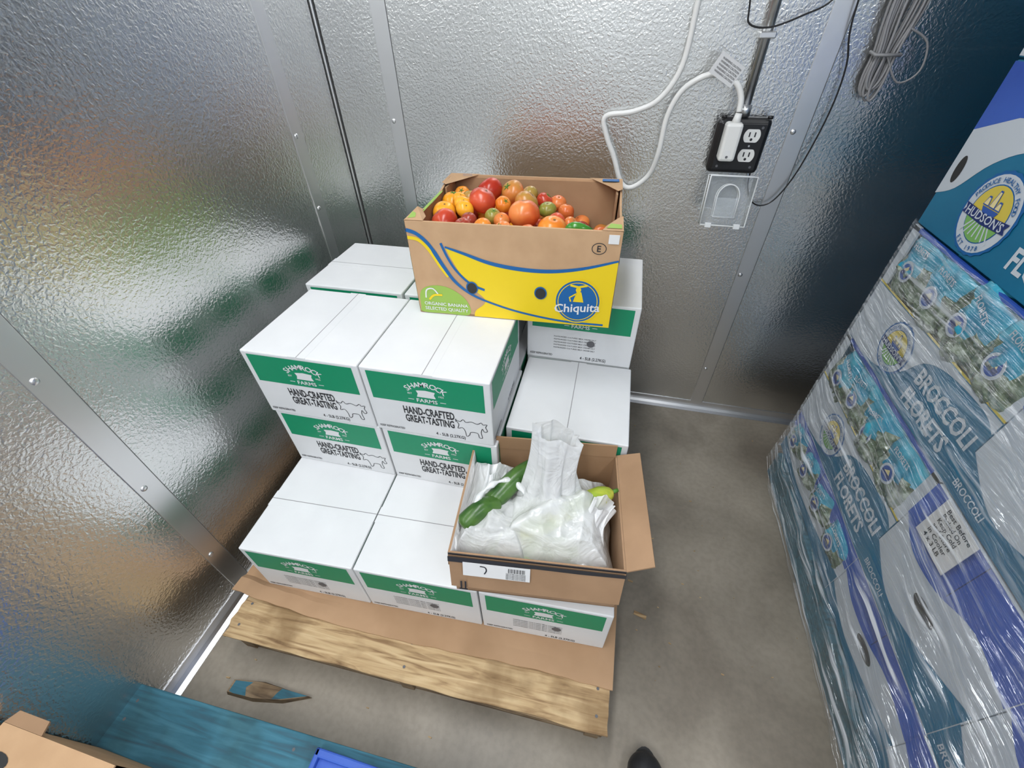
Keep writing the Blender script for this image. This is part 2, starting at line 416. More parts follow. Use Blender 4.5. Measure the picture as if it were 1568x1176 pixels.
for sx in (0,1):
    for sy in (0,1):
        x=0 if sx==0 else bL; y=0 if sy==0 else bD; dx=1 if sx==0 else -1; dy=1 if sy==0 else -1
        L_=.10 if sy==1 else .05
        tri=[(x,y,bH+.0015),(x+dx*L_,y,bH+.0015),(x+dx*.04,y-0+dy*.05,bH-.006),(x+dx*.012,y+dy*.10,bH-.004),(x,y+dy*.10,bH+.0015)]
        if dx*dy<0: tri=tri[::-1]
        m.add(tri,[[0,1,2,3,4]],MKRAFT)
for x in (.014,bL-.014):
    m.box((x-.003,bD-.11,.02),(x+.003,bD-.02,bH-.01),MKIN,.001)
m.obj('box_body',e)
m=MB(); O=(0,0,0)
up=smoothpts([(.10,.205),(.15,.190),(.22,.168),(.30,.157),(.38,.157),(.46,.170),(.546,.196)],6)
yl=smoothpts([(.10,.205),(.125,.15),(.155,.10),(.20,.055),(.17,.02),(.165,.001)],6)
m.poly([tuple(p) for p in up]+[(.546,.001)]+[tuple(p) for p in reversed(yl)][:-1],O,X,Z,MYEL2,.0006)
m.stroke(up,[.005+.006*sin(pi*i/(len(up)-1)) for i in range(len(up))],O,X,Z,MCBLUE,.0012)
bl=smoothpts([(.001,.245),(.03,.235),(.06,.205),(.09,.15),(.12,.105),(.165,.07),(.23,.045),(.31,.025),(.42,.010),(.53,.008)],6)
m.stroke(bl,[.010 if i<14 else .012-.006*min(1,(i-14)/20) for i in range(len(bl))],O,X,Z,MCBLUE,.0014)
m.stroke(smoothpts([(.001,.225),(.03,.22),(.055,.195),(.08,.15),(.10,.12)],6),.009,O,X,Z,MYEL2,.0010)
bl2=smoothpts([(.09,.215),(.105,.175),(.125,.14),(.16,.105),(.20,.088)],6)
m.stroke(bl2,.007,O,X,Z,MCBLUE,.0013)
m.poly([tuple(p) for p in smoothpts([(.005,.02),(.012,.07),(.05,.09),(.10,.085),(.145,.05),(.15,.004),(.08,.002),(.01,.002)],4,True)],O,X,Z,MLIME,.0008)
m.stroke(smoothpts([(.025,.05),(.03,.075),(.05,.08),(.065,.06)],4),.004,O,X,Z,MPRW,.0018)
m.stroke(smoothpts([(.035,.045),(.05,.06),(.075,.062)],4),.006,O,X,Z,MYEL2,.0019)
m.text('ORGANIC BANANA',.0145,(.018,0,.028),X,Z,MPRW,.0024); m.text('SELECTED QUALITY',.0145,(.018,0,.012),X,Z,MPRW,.0024)
cx,cz=.455,.075
m.poly(circ(cx,cz,.062,.066,40),O,X,Z,MYEL2,.0020)
m.poly(circ(cx,cz,.058,.062,40),O,X,Z,MCBLUE,.0024)
m.stroke(circ(cx,cz,.052,.056,40),.002,O,X,Z,MYEL2,.0028,True)
m.text('Chiquita',.036,(cx,0,cz-.030),(X+Z*.10),(Z),MPRW,.0034,True)
m.poly([(cx-.012,cz+.0),(cx+.016,cz+.0),(cx+.008,cz+.03),(cx-.004,cz+.03)],O,X,Z,MYEL2,.003)
m.poly(circ(cx,cz+.036,.007,.008,12),O,X,Z,MYEL2,.0031)
m.stroke([(cx-.022,cz+.048),(cx,cz+.044),(cx+.022,cz+.050)],.006,O,X,Z,MYEL2,.003)
m.stroke([(cx-.004,cz+.025),(cx-.022,cz+.012),(cx-.018,cz+.0)],.004,O,X,Z,MYEL2,.003)
m.stroke(circ(.495,.225,.017,.014,24),.0018,O,X,Z,MBLK,.001,True); m.text('E',.022,(.495,0,.2175),X,Z,MBLK,.001,True)
for hx in (.165,.355):
    m.poly(circ(hx,.093,.017,.019,20),O,X,Z,MCBLUE,.0028); m.poly(circ(hx,.092,.014,.016,20),O,X,Z,MDARK,.0034)
m.box((.515,-.002,bH-.03),(.54,-.0006,bH-.008),MPAPER)
o=(0,bD,0)
m.poly([(0,0),(bD,0),(bD,.18),(.28,.15),(.15,.20),(0,.16)],o,-Y,Z,MLIME,.0006)
m.stroke(smoothpts([(0,.17),(.15,.21),(.28,.16),(bD,.25)],6),.014,o,-Y,Z,MCBLUE,.001)
o=(bL,0,0)
m.poly([(0,0),(bD,0),(bD,.18),(.28,.15),(.15,.20),(0,.16)],o,Y,Z,MYEL2,.0006)
m.stroke(smoothpts([(0,.19),(.15,.21),(.28,.16),(bD,.25)],6),.014,o,Y,Z,MCBLUE,.001)
m.poly([(.0,.04),(.009,.05),(.009,.25),(.0,.30)],(.001,.03,bH-.016),X,Y,MLIME,0.0)
m.poly([(0,.06),(.013,.05),(.022,.02),(.004,.012)],(.001,0,bH+.0016),X,Y,MLIME,.0005)
m.poly([(bL-.04,.015),(bL-.004,.015),(bL-.004,.04),(bL-.03,.045)],(0,0,bH+.0016),X,Y,MLIME,.0005)
m.box((bL-.06,bD-.03,bH+.0016),(bL-.01,bD-.008,bH+.0024),MCBLUE)
m.stroke(circ(.06,bD-.018,.014,.007,16),.0016,(0,0,bH+.002),X,Y,MCBLUE,.0005,True)
m.obj('printed_graphics',e)

# tomatoes
def tmat(n,a,b): return M(n,a,.27,c2=b,nscale=14,detail=2,spec=.45)
TC={'r':tmat('tomato_red',(.44,.03,.012),(.66,.10,.04)),'o':tmat('tomato_orange',(.76,.20,.02),(.84,.31,.04)),'or':tmat('tomato_coral',(.66,.12,.03),(.80,.26,.07)),
'y':tmat('tomato_yellow',(.88,.34,.015),(.92,.44,.03)),'g':tmat('tomato_green',(.20,.26,.04),(.48,.26,.06)),'go':tmat('tomato_turning',(.46,.26,.05),(.76,.20,.05)),'d':tmat('tomato_dark',(.22,.025,.015),(.40,.06,.03))}
MSTEM=M('tomato_stem',(.08,.22,.03),.6); MPEP=M('pepper_green',(.03,.16,.02),.2,c2=(.06,.26,.03),nscale=10)
MSCAR=M('blossom_scar',(.20,.12,.04),.7)
m=MB()
def tomato(c,r,mat,lob=5,flat=.8,stem=True,el=1.0):
    nu,nv=32,16; ax=Vector((random.uniform(-.8,.8),random.uniform(-.8,.4),1)).normalized()
    q=Z.rotation_difference(ax); ph=random.uniform(0,6); amp=random.uniform(.0,.035)
    def fn(a,b):
        th=2*pi*a; p=pi*b
        rr=1+amp*cos(lob*th+ph)*sin(p)**.7
        x=sin(p)*cos(th)*rr*el; y=sin(p)*sin(th)*rr; z=-cos(p)*flat
        z-= .11*exp(-((sin(p))/.28)**2)*(1 if z>0 else -.3)
        return Vector(c)+q@(Vector((x,y,z))*r)
    m.grid(fn,nu,nv,mat)
    tip=Vector(c)+q@(Vector((0,0,flat*.895))*r)
    m.add([tip+q@Vector((cos(2*pi*i/8)*r*.09,sin(2*pi*i/8)*r*.09,.0006)) for i in range(8)],[list(range(8))],MSCAR)
    if stem and random.random()<.2:
        for k in range(5):
            a=2*pi*k/5; P=[Vector((0,0,flat*.86)),Vector((cos(a)*.2,sin(a)*.2,flat*.94)),Vector((cos(a)*.38,sin(a)*.38,flat*.90))]
            m.tube([Vector(c)+q@(p*r) for p in P],[r*.06,r*.045,r*.01],MSTEM,5)
top=[(.146,.335,.041,'r'),(.218,.335,.037,'go'),(.085,.320,.026,'g'),(.045,.275,.035,'y'),(.042,.190,.034,'y'),(.150,.225,.040,'r'),(.211,.225,.024,'o'),
(.072,.100,.036,'r'),(.285,.145,.043,'or'),(.275,.250,.036,'go'),(.368,.110,.041,'o'),(.338,.245,.026,'g'),(.198,.145,.023,'g'),(.230,.110,.022,'go'),(.140,.105,.022,'d'),
(.138,.05,.024,'d'),(.190,.053,.026,'o'),(.245,.050,.026,'or'),(.31,.045,.026,'or'),(.41,.205,.022,'go'),(.37,.19,.025,'r'),(.39,.28,.024,'or'),(.10,.275,.022,'y'),(.10,.040,.022,'r'),(.028,.04,.024,'o'),(.272,.335,.026,'g'),(.32,.32,.026,'r'),(.36,.335,.026,'or'),(.05,.355,.026,'o')]
for x,y,r,c in top:
    zz=.234+(.012 if .1<x<.3 else 0)-max(0,x-.34)*.35-max(0,.08-x)*.1+random.uniform(-.005,.005)
    tomato((x,y,zz-(.038-r)*.5),r,TC[c],random.choice((4,5,6,7)),random.uniform(.80,.94),el=1.0)
tomato((.093,.215,.242),.022,TC['y'],4,.9,False,1.2); tomato((.108,.180,.240),.024,TC['y'],4,.9,False,1.1); tomato((.075,.245,.246),.020,TC['y'],4,.9,False,1.1)
for i in range(9):
    for j in range(7):
        x=.035+i*.058; y=.04+j*.055; r=random.uniform(.026,.032)
        z=.184-max(0,x-.33)*.36+random.uniform(-.008,.008)
        tomato((x+random.uniform(-.008,.008),y,z),r,TC[random.choice(['r','o','or','go','r','y','or'])],5,.85,False)
tomato((.492,.13,.178),.040,TC['r'],6,.85); tomato((.50,.24,.16),.03,TC['or'],5,.8); tomato((.44,.26,.165),.030,TC['d'],5,.8); tomato((.44,.18,.175),.026,TC['g'],5,.8)
m.tube(smoothpts([Vector((.405,.085,.232)),Vector((.43,.085,.242)),Vector((.46,.085,.237)),Vector((.485,.105,.220))],4),[.006,.010,.013,.014,.014,.013,.012,.011,.010,.008,.006,.004,.003],MPEP,10)
m.tube(smoothpts([Vector((.39,.045,.218)),Vector((.42,.04,.222)),Vector((.45,.045,.216))],4),[.003,.008,.011,.012,.011,.009,.006,.004,.002],MPEP,10)
m.obj('tomato_pile',None,(-.527,.983,Z0+3*h+.001),.05)

# ------------------------------------------------------------------ open brown carton with produce bags
cw=.40;cd=.325;ch=.195; t=.005
zb=Z0+h+.002
e=empty('open_cardboard_box',(-.268,.416,zb),.115)
m=MB()
m.box((0,0,0),(cw,cd,t),MKRAFT2)
m.box((0,0,0),(cw,t,ch),MKRAFT2,.001); m.box((0,cd-t,0),(cw,cd,ch),MKRAFT2,.001)
m.box((0,t,0),(t,cd-t,ch),MKRAFT2,.001); m.box((cw-t,t,0),(cw,cd-t,ch),MKRAFT2,.001)
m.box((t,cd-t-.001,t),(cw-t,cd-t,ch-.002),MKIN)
m.obj('side_panels',e)
def flap(m,p0,p1,dirv,L,mat,th=.004,taper=.0):
    p0=Vector(p0);p1=Vector(p1);d=Vector(dirv).normalized()*L; ax=(p1-p0).normalized()*taper
    n=(p1-p0).cross(d).normalized()*th
    V=[p0,p1,p1+d-ax,p0+d+ax]; V=V+[v+n for v in V]
    m.add(V,[[3,2,1,0],[4,5,6,7],[0,1,5,4],[1,2,6,5],[2,3,7,6],[3,0,4,7]],mat)
m=MB()
flap(m,(.012,cd-.004,ch),(cw-.005,cd-.004,ch),(0,.02,1),.045,MKIN)
flap(m,(cw,.0,ch),(cw,cd,ch),(.85,0,.38),.062,MKRAFT2,taper=.006)
flap(m,(-.001,cd,ch),(-.001,0,ch),(-.12,0,-1),.075,MKRAFT2,taper=.006)
flap(m,(0,-.001,ch),(cw,-.001,ch),(0,-.30,-1),.105,MKRAFT2,taper=.004)
m.obj('flaps',e)
m=MB()
m.box((.0,-.0025,ch-.012),(cw,-.001,ch+.002),MBLK)
fo=Vector((0,-.0065,ch)); fv=Vector((0,.30,1)).normalized()
O2=fo
def fp(pts,mat,off): m.poly([(a,-b) for a,b in pts],O2,X,fv,mat,off)
fp([(0,.002),(cw,.002),(cw,.012),(.3,.014),(.2,.013),(.08,.018),(0,.018)],MBLK,.001)
fp([(.035,.014),(.19,.014),(.19,.056),(.035,.056)],MPAPER,.0016)
for i in range(18):
    x=.14+i*.0022; fp([(x,.020),(x+(.0008 if i%3 else .0015),.020),(x+(.0008 if i%3 else .0015),.033),(x,.033)],MBLK,.0022)
for i in range(4): m.text('SHIP TO 4402 COLD STORAGE',.005,O2+X*.135-fv*(.038+i*.005),X,fv,MBLK,.0024,width=.045)
m.stroke(smoothpts([(.075,-.022),(.087,-.024),(.09,-.034),(.085,-.045)],4),.003,O2,X,fv,MBLK,.0024)
m.stroke([(.03,-.075),(.03,-.10)],.004,O2,X,fv,MBLK,.0024); m.stroke([(.04,-.075),(.04,-.10)],.004,O2,X,fv,MBLK,.0024); m.stroke([(.025,-.10),(.045,-.10)],.004,O2,X,fv,MBLK,.0024)
m.obj('shipping_print',e)

# bag plastic
def bagmat(name,tlo,thi):
    m,nt,b=mk(name); N=nt.nodes; L=nt.links
    b.inputs['Base Color'].default_value=(.93,.94,.95,1); b.inputs['Roughness'].default_value=.22; b.inputs['Specular IOR Level'].default_value=.8
    tr=N.new('ShaderNodeBsdfTranslucent'); tr.inputs[0].default_value=(.96,.97,.97,1)
    tp=N.new('ShaderNodeBsdfTransparent')
    m1=N.new('ShaderNodeMixShader'); m1.inputs[0].default_value=.28; L.new(b.outputs[0],m1.inputs[1]); L.new(tr.outputs[0],m1.inputs[2])
    tc=N.new('ShaderNodeTexCoord')
    n=N.new('ShaderNodeTexNoise'); n.inputs['Scale'].default_value=11; n.inputs['Detail'].default_value=3; n.inputs['Distortion'].default_value=2.0
    L.new(tc.outputs['Object'],n.inputs['Vector']); bp=N.new('ShaderNodeBump'); bp.inputs['Strength'].default_value=.6; bp.inputs['Distance'].default_value=.016
    L.new(n.outputs['Fac'],bp.inputs['Height']); L.new(bp.outputs[0],b.inputs['Normal'])
    r=N.new('ShaderNodeValToRGB'); r.color_ramp.elements[0].position=.35; r.color_ramp.elements[0].color=(thi,thi,thi,1); r.color_ramp.elements[1].position=.65; r.color_ramp.elements[1].color=(tlo,tlo,tlo,1); L.new(n.outputs['Fac'],r.inputs[0])
    m2=N.new('ShaderNodeMixShader'); L.new(r.outputs[0],m2.inputs[0]); L.new(m1.outputs[0],m2.inputs[1]); L.new(tp.outputs[0],m2.inputs[2])
    L.new(m2.outputs[0],N['Material Output'].inputs['Surface']); return m
MBAG=bagmat('bag_plastic',.08,.32); MBAGH=bagmat('bag_plastic_gathered',.03,.12)
MFILL=M('bagged_pale_produce',(.55,.66,.45),.5,c2=(.72,.78,.66),nscale=9)
e2=empty('plastic_grocery_bags',(-.268,.416,zb),.115)
def fold(x,y,s=9,seed=0): 
    a=noise.noise(Vector((x*s,y*s*.6,seed))); b=noise.noise(Vector((x*s*2.0+5,y*s*1.2,seed)));c=noise.noise(Vector((x*s*4,y*s*3,seed+3)))
    return (1-abs(a)*2)*.68+(1-abs(b)*2)*.26+(1-abs(c)*2)*.05
m=MB()
def bagA(a,b):
    x=.075+.312*a; y=.008+.285*b
    ed=min(a,1-a,b,1-b)*2; dome=min(1,ed*2.6)**.5
    z=.045+.130*dome+ .030*fold(x,y,10,1)*dome+.03*exp(-((x-.23)**2/.006+(y-.15)**2/.006))
    z-=.035*exp(-((x-.14)**2+(y-.225)**2)/.0022)
    dd=abs((y-.05)-(x-.10)*.55)
    z+=.030*exp(-(dd/.026)**2)*dome
    return (x+.006*fold(y,x,12,3),y,z)
m.grid(bagA,110,100,MBAG)
def bagB(a,b):
    x=-.004+.185*a; y=.004+.30*b
    ed=min(a,1-a,b,1-b)*2; dome=min(1,ed*2.6)**.5
    z=.075+.117*dome+.030*fold(x,y,12,7)*dome
    if a<.06: z=max(z,ch+.004-(.06-a)*.3)
    z-=.05*exp(-((x-.14)**2+(y-.20)**2)/.0018)
    return (x,y,z)
m.grid(bagB,80,90,MBAG)
m.obj('bag_bodies',e2)
m=MB()
for P_,r_ in (([(.07,.05,.10),(.16,.06,.12),(.26,.07,.12),(.35,.07,.10)],.040),([(.24,.13,.10),(.31,.20,.11),(.36,.25,.10)],.038),([(.04,.05,.10),(.05,.15,.11),(.06,.25,.10)],.038),([(.14,.14,.10),(.22,.22,.11),(.26,.27,.10)],.040)):
    pts=smoothpts([Vector(p) for p in P_],6); n_=len(pts)
    m.tube(pts,[max(.004,r_*min(1,(sin(pi*i/(n_-1))*2.4)**.5)) for i in range(n_)],MFILL,14)
m.obj('bagged_contents',e2)
m=MB()
def handle(c0,c1,r0,r1,r2,seed,flatn,tilt):
    def fn(a,b):
        th=2*pi*a; k=b
        r=r0*(1-k)**2+2*r1*k*(1-k)+r2*k*k
        f=1+.20*sin(th*4+seed+2.5*k)*(.4+.6*(1-abs(k-.5)))+.10*sin(th*9+seed*2-3*k)+.03*sin(th*17+k*3)
        c=Vector(c0).lerp(Vector(c1),k)
        x=cos(th)*r*f; y=sin(th)*r*f*(1-(1-flatn)*k)
        q=Matrix.Rotation(tilt,3,'Z')@Vector((x,y,0))
        zt=.030*cos(th+.6)*k*k*(-1) + .008*sin(th*4+seed)*k
        return c+q+Vector((0,0,zt))
    m.grid(fn,140,44,MBAGH)
handle((.220,.165,.10),(.230,.19,.418),.105,.028,.052,1,.26,.1)
handle((.06,.10,.15),(.085,.215,.230),.045,.014,.030,4,.40,.8)
handle((.30,.08,.14),(.36,.16,.205),.05,.014,.03,2,.40,.3)
m.tube(smoothpts([Vector((.03,.07,.20)),Vector((.05,.13,.228)),Vector((.085,.17,.236)),Vector((.13,.185,.230)),Vector((.16,.16,.215))],6),[.006+.003*sin(i*1.3) for i in range(25)],MBAGH,10)
m.obj('bag_handles',e2)
MCUC=M('cucumber_skin',(.018,.075,.010),.3,c2=(.07,.16,.028),nscale=22,bump=.3,bscale=60)
MZUC=M('squash_skin',(.24,.40,.03),.3,c2=(.62,.62,.08),nscale=14,stretch=(.6,3,3))
def gourd(name,P,r,mat,stem=True):
    m=MB(); pts=smoothpts([Vector(p) for p in P],8); n=len(pts)
    R=[max(.002,r*min(1,(sin(pi*min(1,max(0,(i/(n-1)))))*2.6)**.5)*(1-.1*i/n)) for i in range(n)]
    m.tube(pts,R,mat,18)
    if stem: 
        d=(pts[-1]-pts[-3]).normalized(); m.tube([pts[-1]-d*.006,pts[-1]+d*.012],[.006,.005],MSTEM,8)
    return m.obj(name,None,(-.268,.416,zb),.115)
gourd('cucumber',[(.070,.132,.186),(.105,.170,.207),(.145,.215,.219),(.198,.262,.216)],.027,MCUC)
gourd('cucumber',[(.016,.072,.186),(.045,.098,.205),(.07,.12,.208),(.098,.14,.19)],.025,MCUC)
gourd('yellow_squash',[(.10,.05,.14),(.18,.09,.165),(.28,.15,.190),(.384,.205,.196)],.028,MZUC)

# ------------------------------------------------------------------ broccoli pallet stack
SX=.792
def brocmat():
    m,nt,b=mk('bagged_broccoli'); N=nt.nodes; L=nt.links
    tc=N.new('ShaderNodeTexCoord'); v=N.new('ShaderNodeTexVoronoi'); v.inputs['Scale'].default_value=40
    n=N.new('ShaderNodeTexNoise'); n.inputs['Scale'].default_value=34; n.inputs['Detail'].default_value=6
    L.new(tc.outputs['Object'],v.inputs['Vector']); L.new(tc.outputs['Object'],n.inputs['Vector'])
    r=N.new('ShaderNodeValToRGB'); E=r.color_ramp.elements; E[0].position=.34; E[0].color=(.045,.08,.045,1); E[1].position=.66; E[1].color=(.50,.56,.48,1)  # palest stop paints the bag plastic's white highlights into the broccoli colour
    e3=E.new(.5); e3.color=(.16,.22,.13,1)
    L.new(n.outputs['Fac'],r.inputs['Fac']); L.new(r.outputs[0],b.inputs['Base Color'])
    b.inputs['Roughness'].default_value=.15; b.inputs['Specular IOR Level'].default_value=.8
    bp=N.new('ShaderNodeBump'); bp.inputs['Strength'].default_value=.9; bp.inputs['Distance'].default_value=.012
    L.new(v.outputs['Distance'],bp.inputs['Height']); L.new(bp.outputs[0],b.inputs['Normal']); return m
MBROC=brocmat()
MPW=M('produce_box_white',(.58,.63,.69),.5)
MNAVY=M('navy',(.012,.03,.16),.5)
stack=empty('broccoli_box_pallet')
U=-Y
def logo(m,y,z,r,x=SX,off=.001):
    o=(x,y,z)
    pts=[((r*(1+.035*(i%2)))*cos(2*pi*i/48),(r*(1+.035*(i%2)))*sin(2*pi*i/48)) for i in range(48)]
    m.poly([(p[0]*1.04,p[1]*1.04) for p in pts],o,U,Z,MCBLUE,off)
    m.poly(circ(0,0,r*.98),o,U,Z,MPW,off+.0005)
    m.poly(circ(0,0,r*.74),o,U,Z,MCBLUE,off+.0008)
    m.poly(circ(0,0,r*.71),o,U,Z,MYEL,off+.0010)
    m.poly([(r*.71*cos(a),r*.71*sin(a)) for a in [radians(180+i*10) for i in range(19)]],o,U,Z,MFGREEN,off+.0014)
    for k in range(-3,4): m.stroke([(k*r*.05,0),(k*r*.2,-r*.6)],r*.045,o,U,Z,MPW,off+.0018)
    m.poly([(-r*.34,r*.14),(r*.34,r*.14),(r*.26,r*.0),(-r*.24,r*.0)],o,U,Z,MSKY,off+.0022)
    for k,(a,b2) in enumerate(((-.25,.40),(0,.60),(.22,.38))):
        m.poly([(r*(a-.13),r*.16),(r*(a+.11),r*.16),(r*(a+.04),r*b2),(r*(a-.06),r*b2)],o,U,Z,MSKY,off+.0020)
        m.poly([(r*(a-.10),r*.19),(r*(a+.08),r*.19),(r*(a+.03),r*(b2-.04)),(r*(a-.04),r*(b2-.04))],o,U,Z,MCREAM,off+.0024)
    m.poly([(-r*.95,-r*.20),(-r*.86,-r*.08),(-r*.95,r*.06),(0,r*.0),(r*.95,r*.06),(r*.86,-r*.08),(r*.95,-r*.20),(0,-r*.26)],o,U,Z,MNAVY,off+.0026)
    m.text("HUDSON'S",r*.30,Vector(o)-Z*r*.19,U,Z,MPW,off+.0032,True,width=r*1.6)
    m.arctext('PRODUCE HEALTHY FOOD',r*.17,o,r*.79,radians(160),radians(20),U,Z,MCBLUE,off+.0026)
    m.arctext('EST 1978',r*.17,o,r*.93,radians(240),radians(300),U,Z,MCBLUE,off+.0026)
def bag(m,yc,zc,w,hh,tilt,x=SX,seed=0):
    ct,st=cos(tilt),sin(tilt)
    def fn(a,b):
        u=(a-.5)*w; v=(b-.5)*hh
        e_=max(0,1-(abs(2*a-1))**3)*max(0,1-(abs(2*b-1))**3)
        bul=.050*e_**.6+.014*noise.noise(Vector((a*5,b*5,seed)))*e_+.005*noise.noise(Vector((a*16,b*16,seed)))
        uu=u*ct-v*st; vv=u*st+v*ct
        return Vector((x+.028-bul,yc-uu,zc+vv))
    wob=lambda a: .08*noise.noise(Vector((a*3,seed,1)))
    m.grid(fn,24,24,MBROC,True,lambda a,b: MTEALL if (b+wob(a)>.66 or b<.06 or (abs(a-.5)<.20 and b>.48)) else MBROC)
    uv=U*ct+Z*st; vv=-U*st+Z*ct
    o=Vector((x-.026,yc,zc)); m.poly(circ(0,0,.028),o,uv,vv,MPW,0); m.poly(circ(0,0,.021),o,uv,vv,MSKY,.0006); m.poly([(-.018,-.010),(.018,-.010),(.018,.002),(-.018,.002)],o,uv,vv,MNAVY,.0012); m.poly([(-.012,.002),(.012,.002),(.004,.016)],o,uv,vv,MCREAM,.0014)
    m.text('FLORETS',.022,Vector((x-.022,yc,zc))-uv*.035+vv*hh*.27,uv,vv,MPW,0,width=.07)
def typeT(m,y0,w,z0,hh,openfrac=.46):
    x=SX; pz=z0+hh*(1-openfrac)
    th=.006
    m.box((x,y0-w,z0),(x+th,y0,pz),MTEAL)
    m.box((x,y0-.03,pz),(x+th,y0,z0+hh),MPW); m.box((x,y0-w,pz),(x+th,y0-w+.03,z0+hh),MPW)
    m.box((x,y0-w,z0+hh-.012),(x+th,y0,z0+hh-.002),MBLUEP)
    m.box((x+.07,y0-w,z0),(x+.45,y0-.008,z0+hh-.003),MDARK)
    m.box((x+th,y0-.007,z0+.001),(x+.45,y0-.001,z0+hh-.003),MTEAL)
    m.box((x+th,y0-w,z0+hh-.006),(x+.09,y0,z0+hh-.003),MTEAL)
    m.box((x-.001,y0-w,pz-.005),(x+th+.001,y0,pz),MYEL)
    ph=pz-z0
    P=[(.10,.002),(.20,ph*.10),(.29,ph*.35),(.34,ph*.7),(.42,ph*.86),(.55,ph*.90),(w,ph*.80)]
    P=[(0,.002)]+[tuple(p) for p in smoothpts(P,4)]+[(w,ph-.008),(0,ph-.008)]
    m.poly(P,(x,y0,z0),U,Z,MPW,.0008)
    logo(m,y0-.222,z0+ph*.50,.068)
    m.text('BROCCOLI',.060,(x,y0-.350,z0+ph*.45),U,Z,MPW,.0012,width=.235,bold=.03)
    m.text('FLORETS',.060,(x,y0-.350,z0+ph*.15),U,Z,MPW,.0012,width=.195,bold=.03)
    for i in range(4):
        bag(m,y0-.10-i*.135+random.uniform(-.01,.01),pz+hh*openfrac*.40+random.uniform(-.012,.012),.18,hh*openfrac*1.2,random.uniform(-.5,.5),SX+.008+random.uniform(-.008,.008),i+z0*10)
def typeE(m,y0,w,z0,hh,lg=False,label=False,hole=True,var=0):
    x=SX+ (.004 if var else 0); m.box((x,y0-w,z0+.002),(x+.40,y0-.002,z0+hh-.003),MPW,.002)
    P=[tuple(p) for p in smoothpts([(0,hh*.66),(w*.2,hh*.54),(w*.45,hh*.56),(w*.7,hh*.68),(w-.002,hh*.62)],5)]
    m.poly(P+[(w-.002,hh-.005),(0,hh-.005)],(x,y0,z0),U,Z,MBLUEP,.0008)
    P=[tuple(p) for p in smoothpts([(0,hh*.30),(w*.3,hh*.14),(w*.6,hh*.2),(w-.002,hh*.40)],5)]
    m.poly([(0,.003),(w-.002,.003)]+P[::-1],(x,y0,z0),U,Z,MTEAL,.0008)
    if hole:
        hz=hh*.40 if hh>.25 else hh*.45
        m.poly([(w*.5+.040*cos(a),hz+.017*sin(a)) for a in [2*pi*i/20 for i in range(20)]],(x,y0,z0),U,Z,MDARK,.0014)
    if lg: logo(m,y0-w*.82,z0+hh*.42,.075,x=x,off=.002)
    m.stroke([(w*.5,hh*.62),(w*.5,hh-.005)],.0025,(x,y0,z0),U,Z,MNAVY,.0012)
    if hh>.25:
        m.text('BROCCOLI',.026,(x,y0-.02,z0+hh*.06),U,Z,MPW,.0014,width=.10)
    if label:
        yy=y0-.055; zz=z0-.055
        m.box((x-.014,yy-.115,zz-.055),(x-.0125,yy,zz+.06),MPAPER)
        for i,tx in enumerate(['Best Before','Packed On','Keep Cold','and Store','in Cooler','4 x 3 LB']): m.text(tx,.0165,(x-.014,yy-.020,zz+.040-i*.0165),U,Z,MBLK,.0006,width=.010*len(tx)*.75)
def typeF(m,y0,w,z0,hh):
    x=SX; m.box((x,y0-w,z0+.002),(x+.45,y0-.002,z0+hh-.003),MTEAL,.002)
    P=[tuple(p) for p in smoothpts([(0,hh*.22),(.06,hh*.30),(.13,hh*.50),(.22,hh*.62),(.36,hh*.64),(w-.002,hh*.56)],5)]
    m.poly(P+[(w-.002,hh*.70),(.3,hh*.80),(.12,hh*.74),(0,hh*.62)],(x,y0,z0),U,Z,MPW,.0008)
    m.poly([(0,hh*.62),(.12,hh*.74),(.3,hh*.80),(w-.002,hh*.70),(w-.002,hh-.005),(0,hh-.005)],(x,y0,z0),U,Z,MBLUEP,.0010)
    logo(m,y0-.215,z0+hh*.27,.082,off=.0022)
    m.text('BROCCOLI',.06,(x,y0-.345,z0+hh*.30),U,Z,MPW,.0012,bold=.03,width=.24); m.text('FLORETS',.06,(x,y0-.345,z0+hh*.10),U,Z,MPW,.0012,bold=.03,width=.20)
    m.poly([(.035+.014*cos(a),hh*.40+.030*sin(a)) for a in [2*pi*i/20 for i in range(20)]],(x,y0,z0),U,Z,MDARK,.0014)
YT=1.372; LZ=[.125,.335,.692,1.050,1.407,1.75]
m=MB(); typeE(m,YT,.60,LZ[0],LZ[1]-LZ[0]-.003,hole=False,var=1); typeE(m,YT-.60,.40,LZ[0],LZ[1]-LZ[0]-.003,var=1); typeE(m,YT-1.0,.40,LZ[0],LZ[1]-LZ[0]-.003); 
for i in range(4): bag(m,1.28-i*.14,.25,.16,.14,random.uniform(-.4,.4),SX+.008,i)
m.obj('layer_1',stack)
m=MB(); typeT(m,YT,.60,LZ[1],.354); typeE(m,YT-.60,.40,LZ[1],.354,False,False); typeE(m,YT-1.0,.40,LZ[1],.354,True); m.obj('layer_2',stack)
m=MB(); typeT(m,YT,.60,LZ[2],.355); typeE(m,YT-.60,.40,LZ[2],.355,False,True); typeE(m,YT-1.0,.40,LZ[2],.355,True); m.obj('layer_3',stack)
m=MB(); typeF(m,YT,.60,LZ[3],.355); typeE(m,YT-.60,.40,LZ[3],.355); typeE(m,YT-1.0,.40,LZ[3],.355); m.obj('layer_4',stack)
m=MB(); typeT(m,YT,.60,LZ[4],.34); typeE(m,YT-.60,.40,LZ[4],.34); typeE(m,YT-1.0,.40,LZ[4],.34); m.obj('layer_5',stack)
m=MB()
for i in range(5):
    for (a,b2) in ((YT,.40),(YT-.41,.40),(YT-.82,.40)):
        m.box((SX+.46,a-b2,LZ[i]),(SX+1.02,a-.003,LZ[i+1]-.005),MTEAL if i%2 else MBLUEP,.003)
m.obj('rear_boxes',stack)
m=MB()
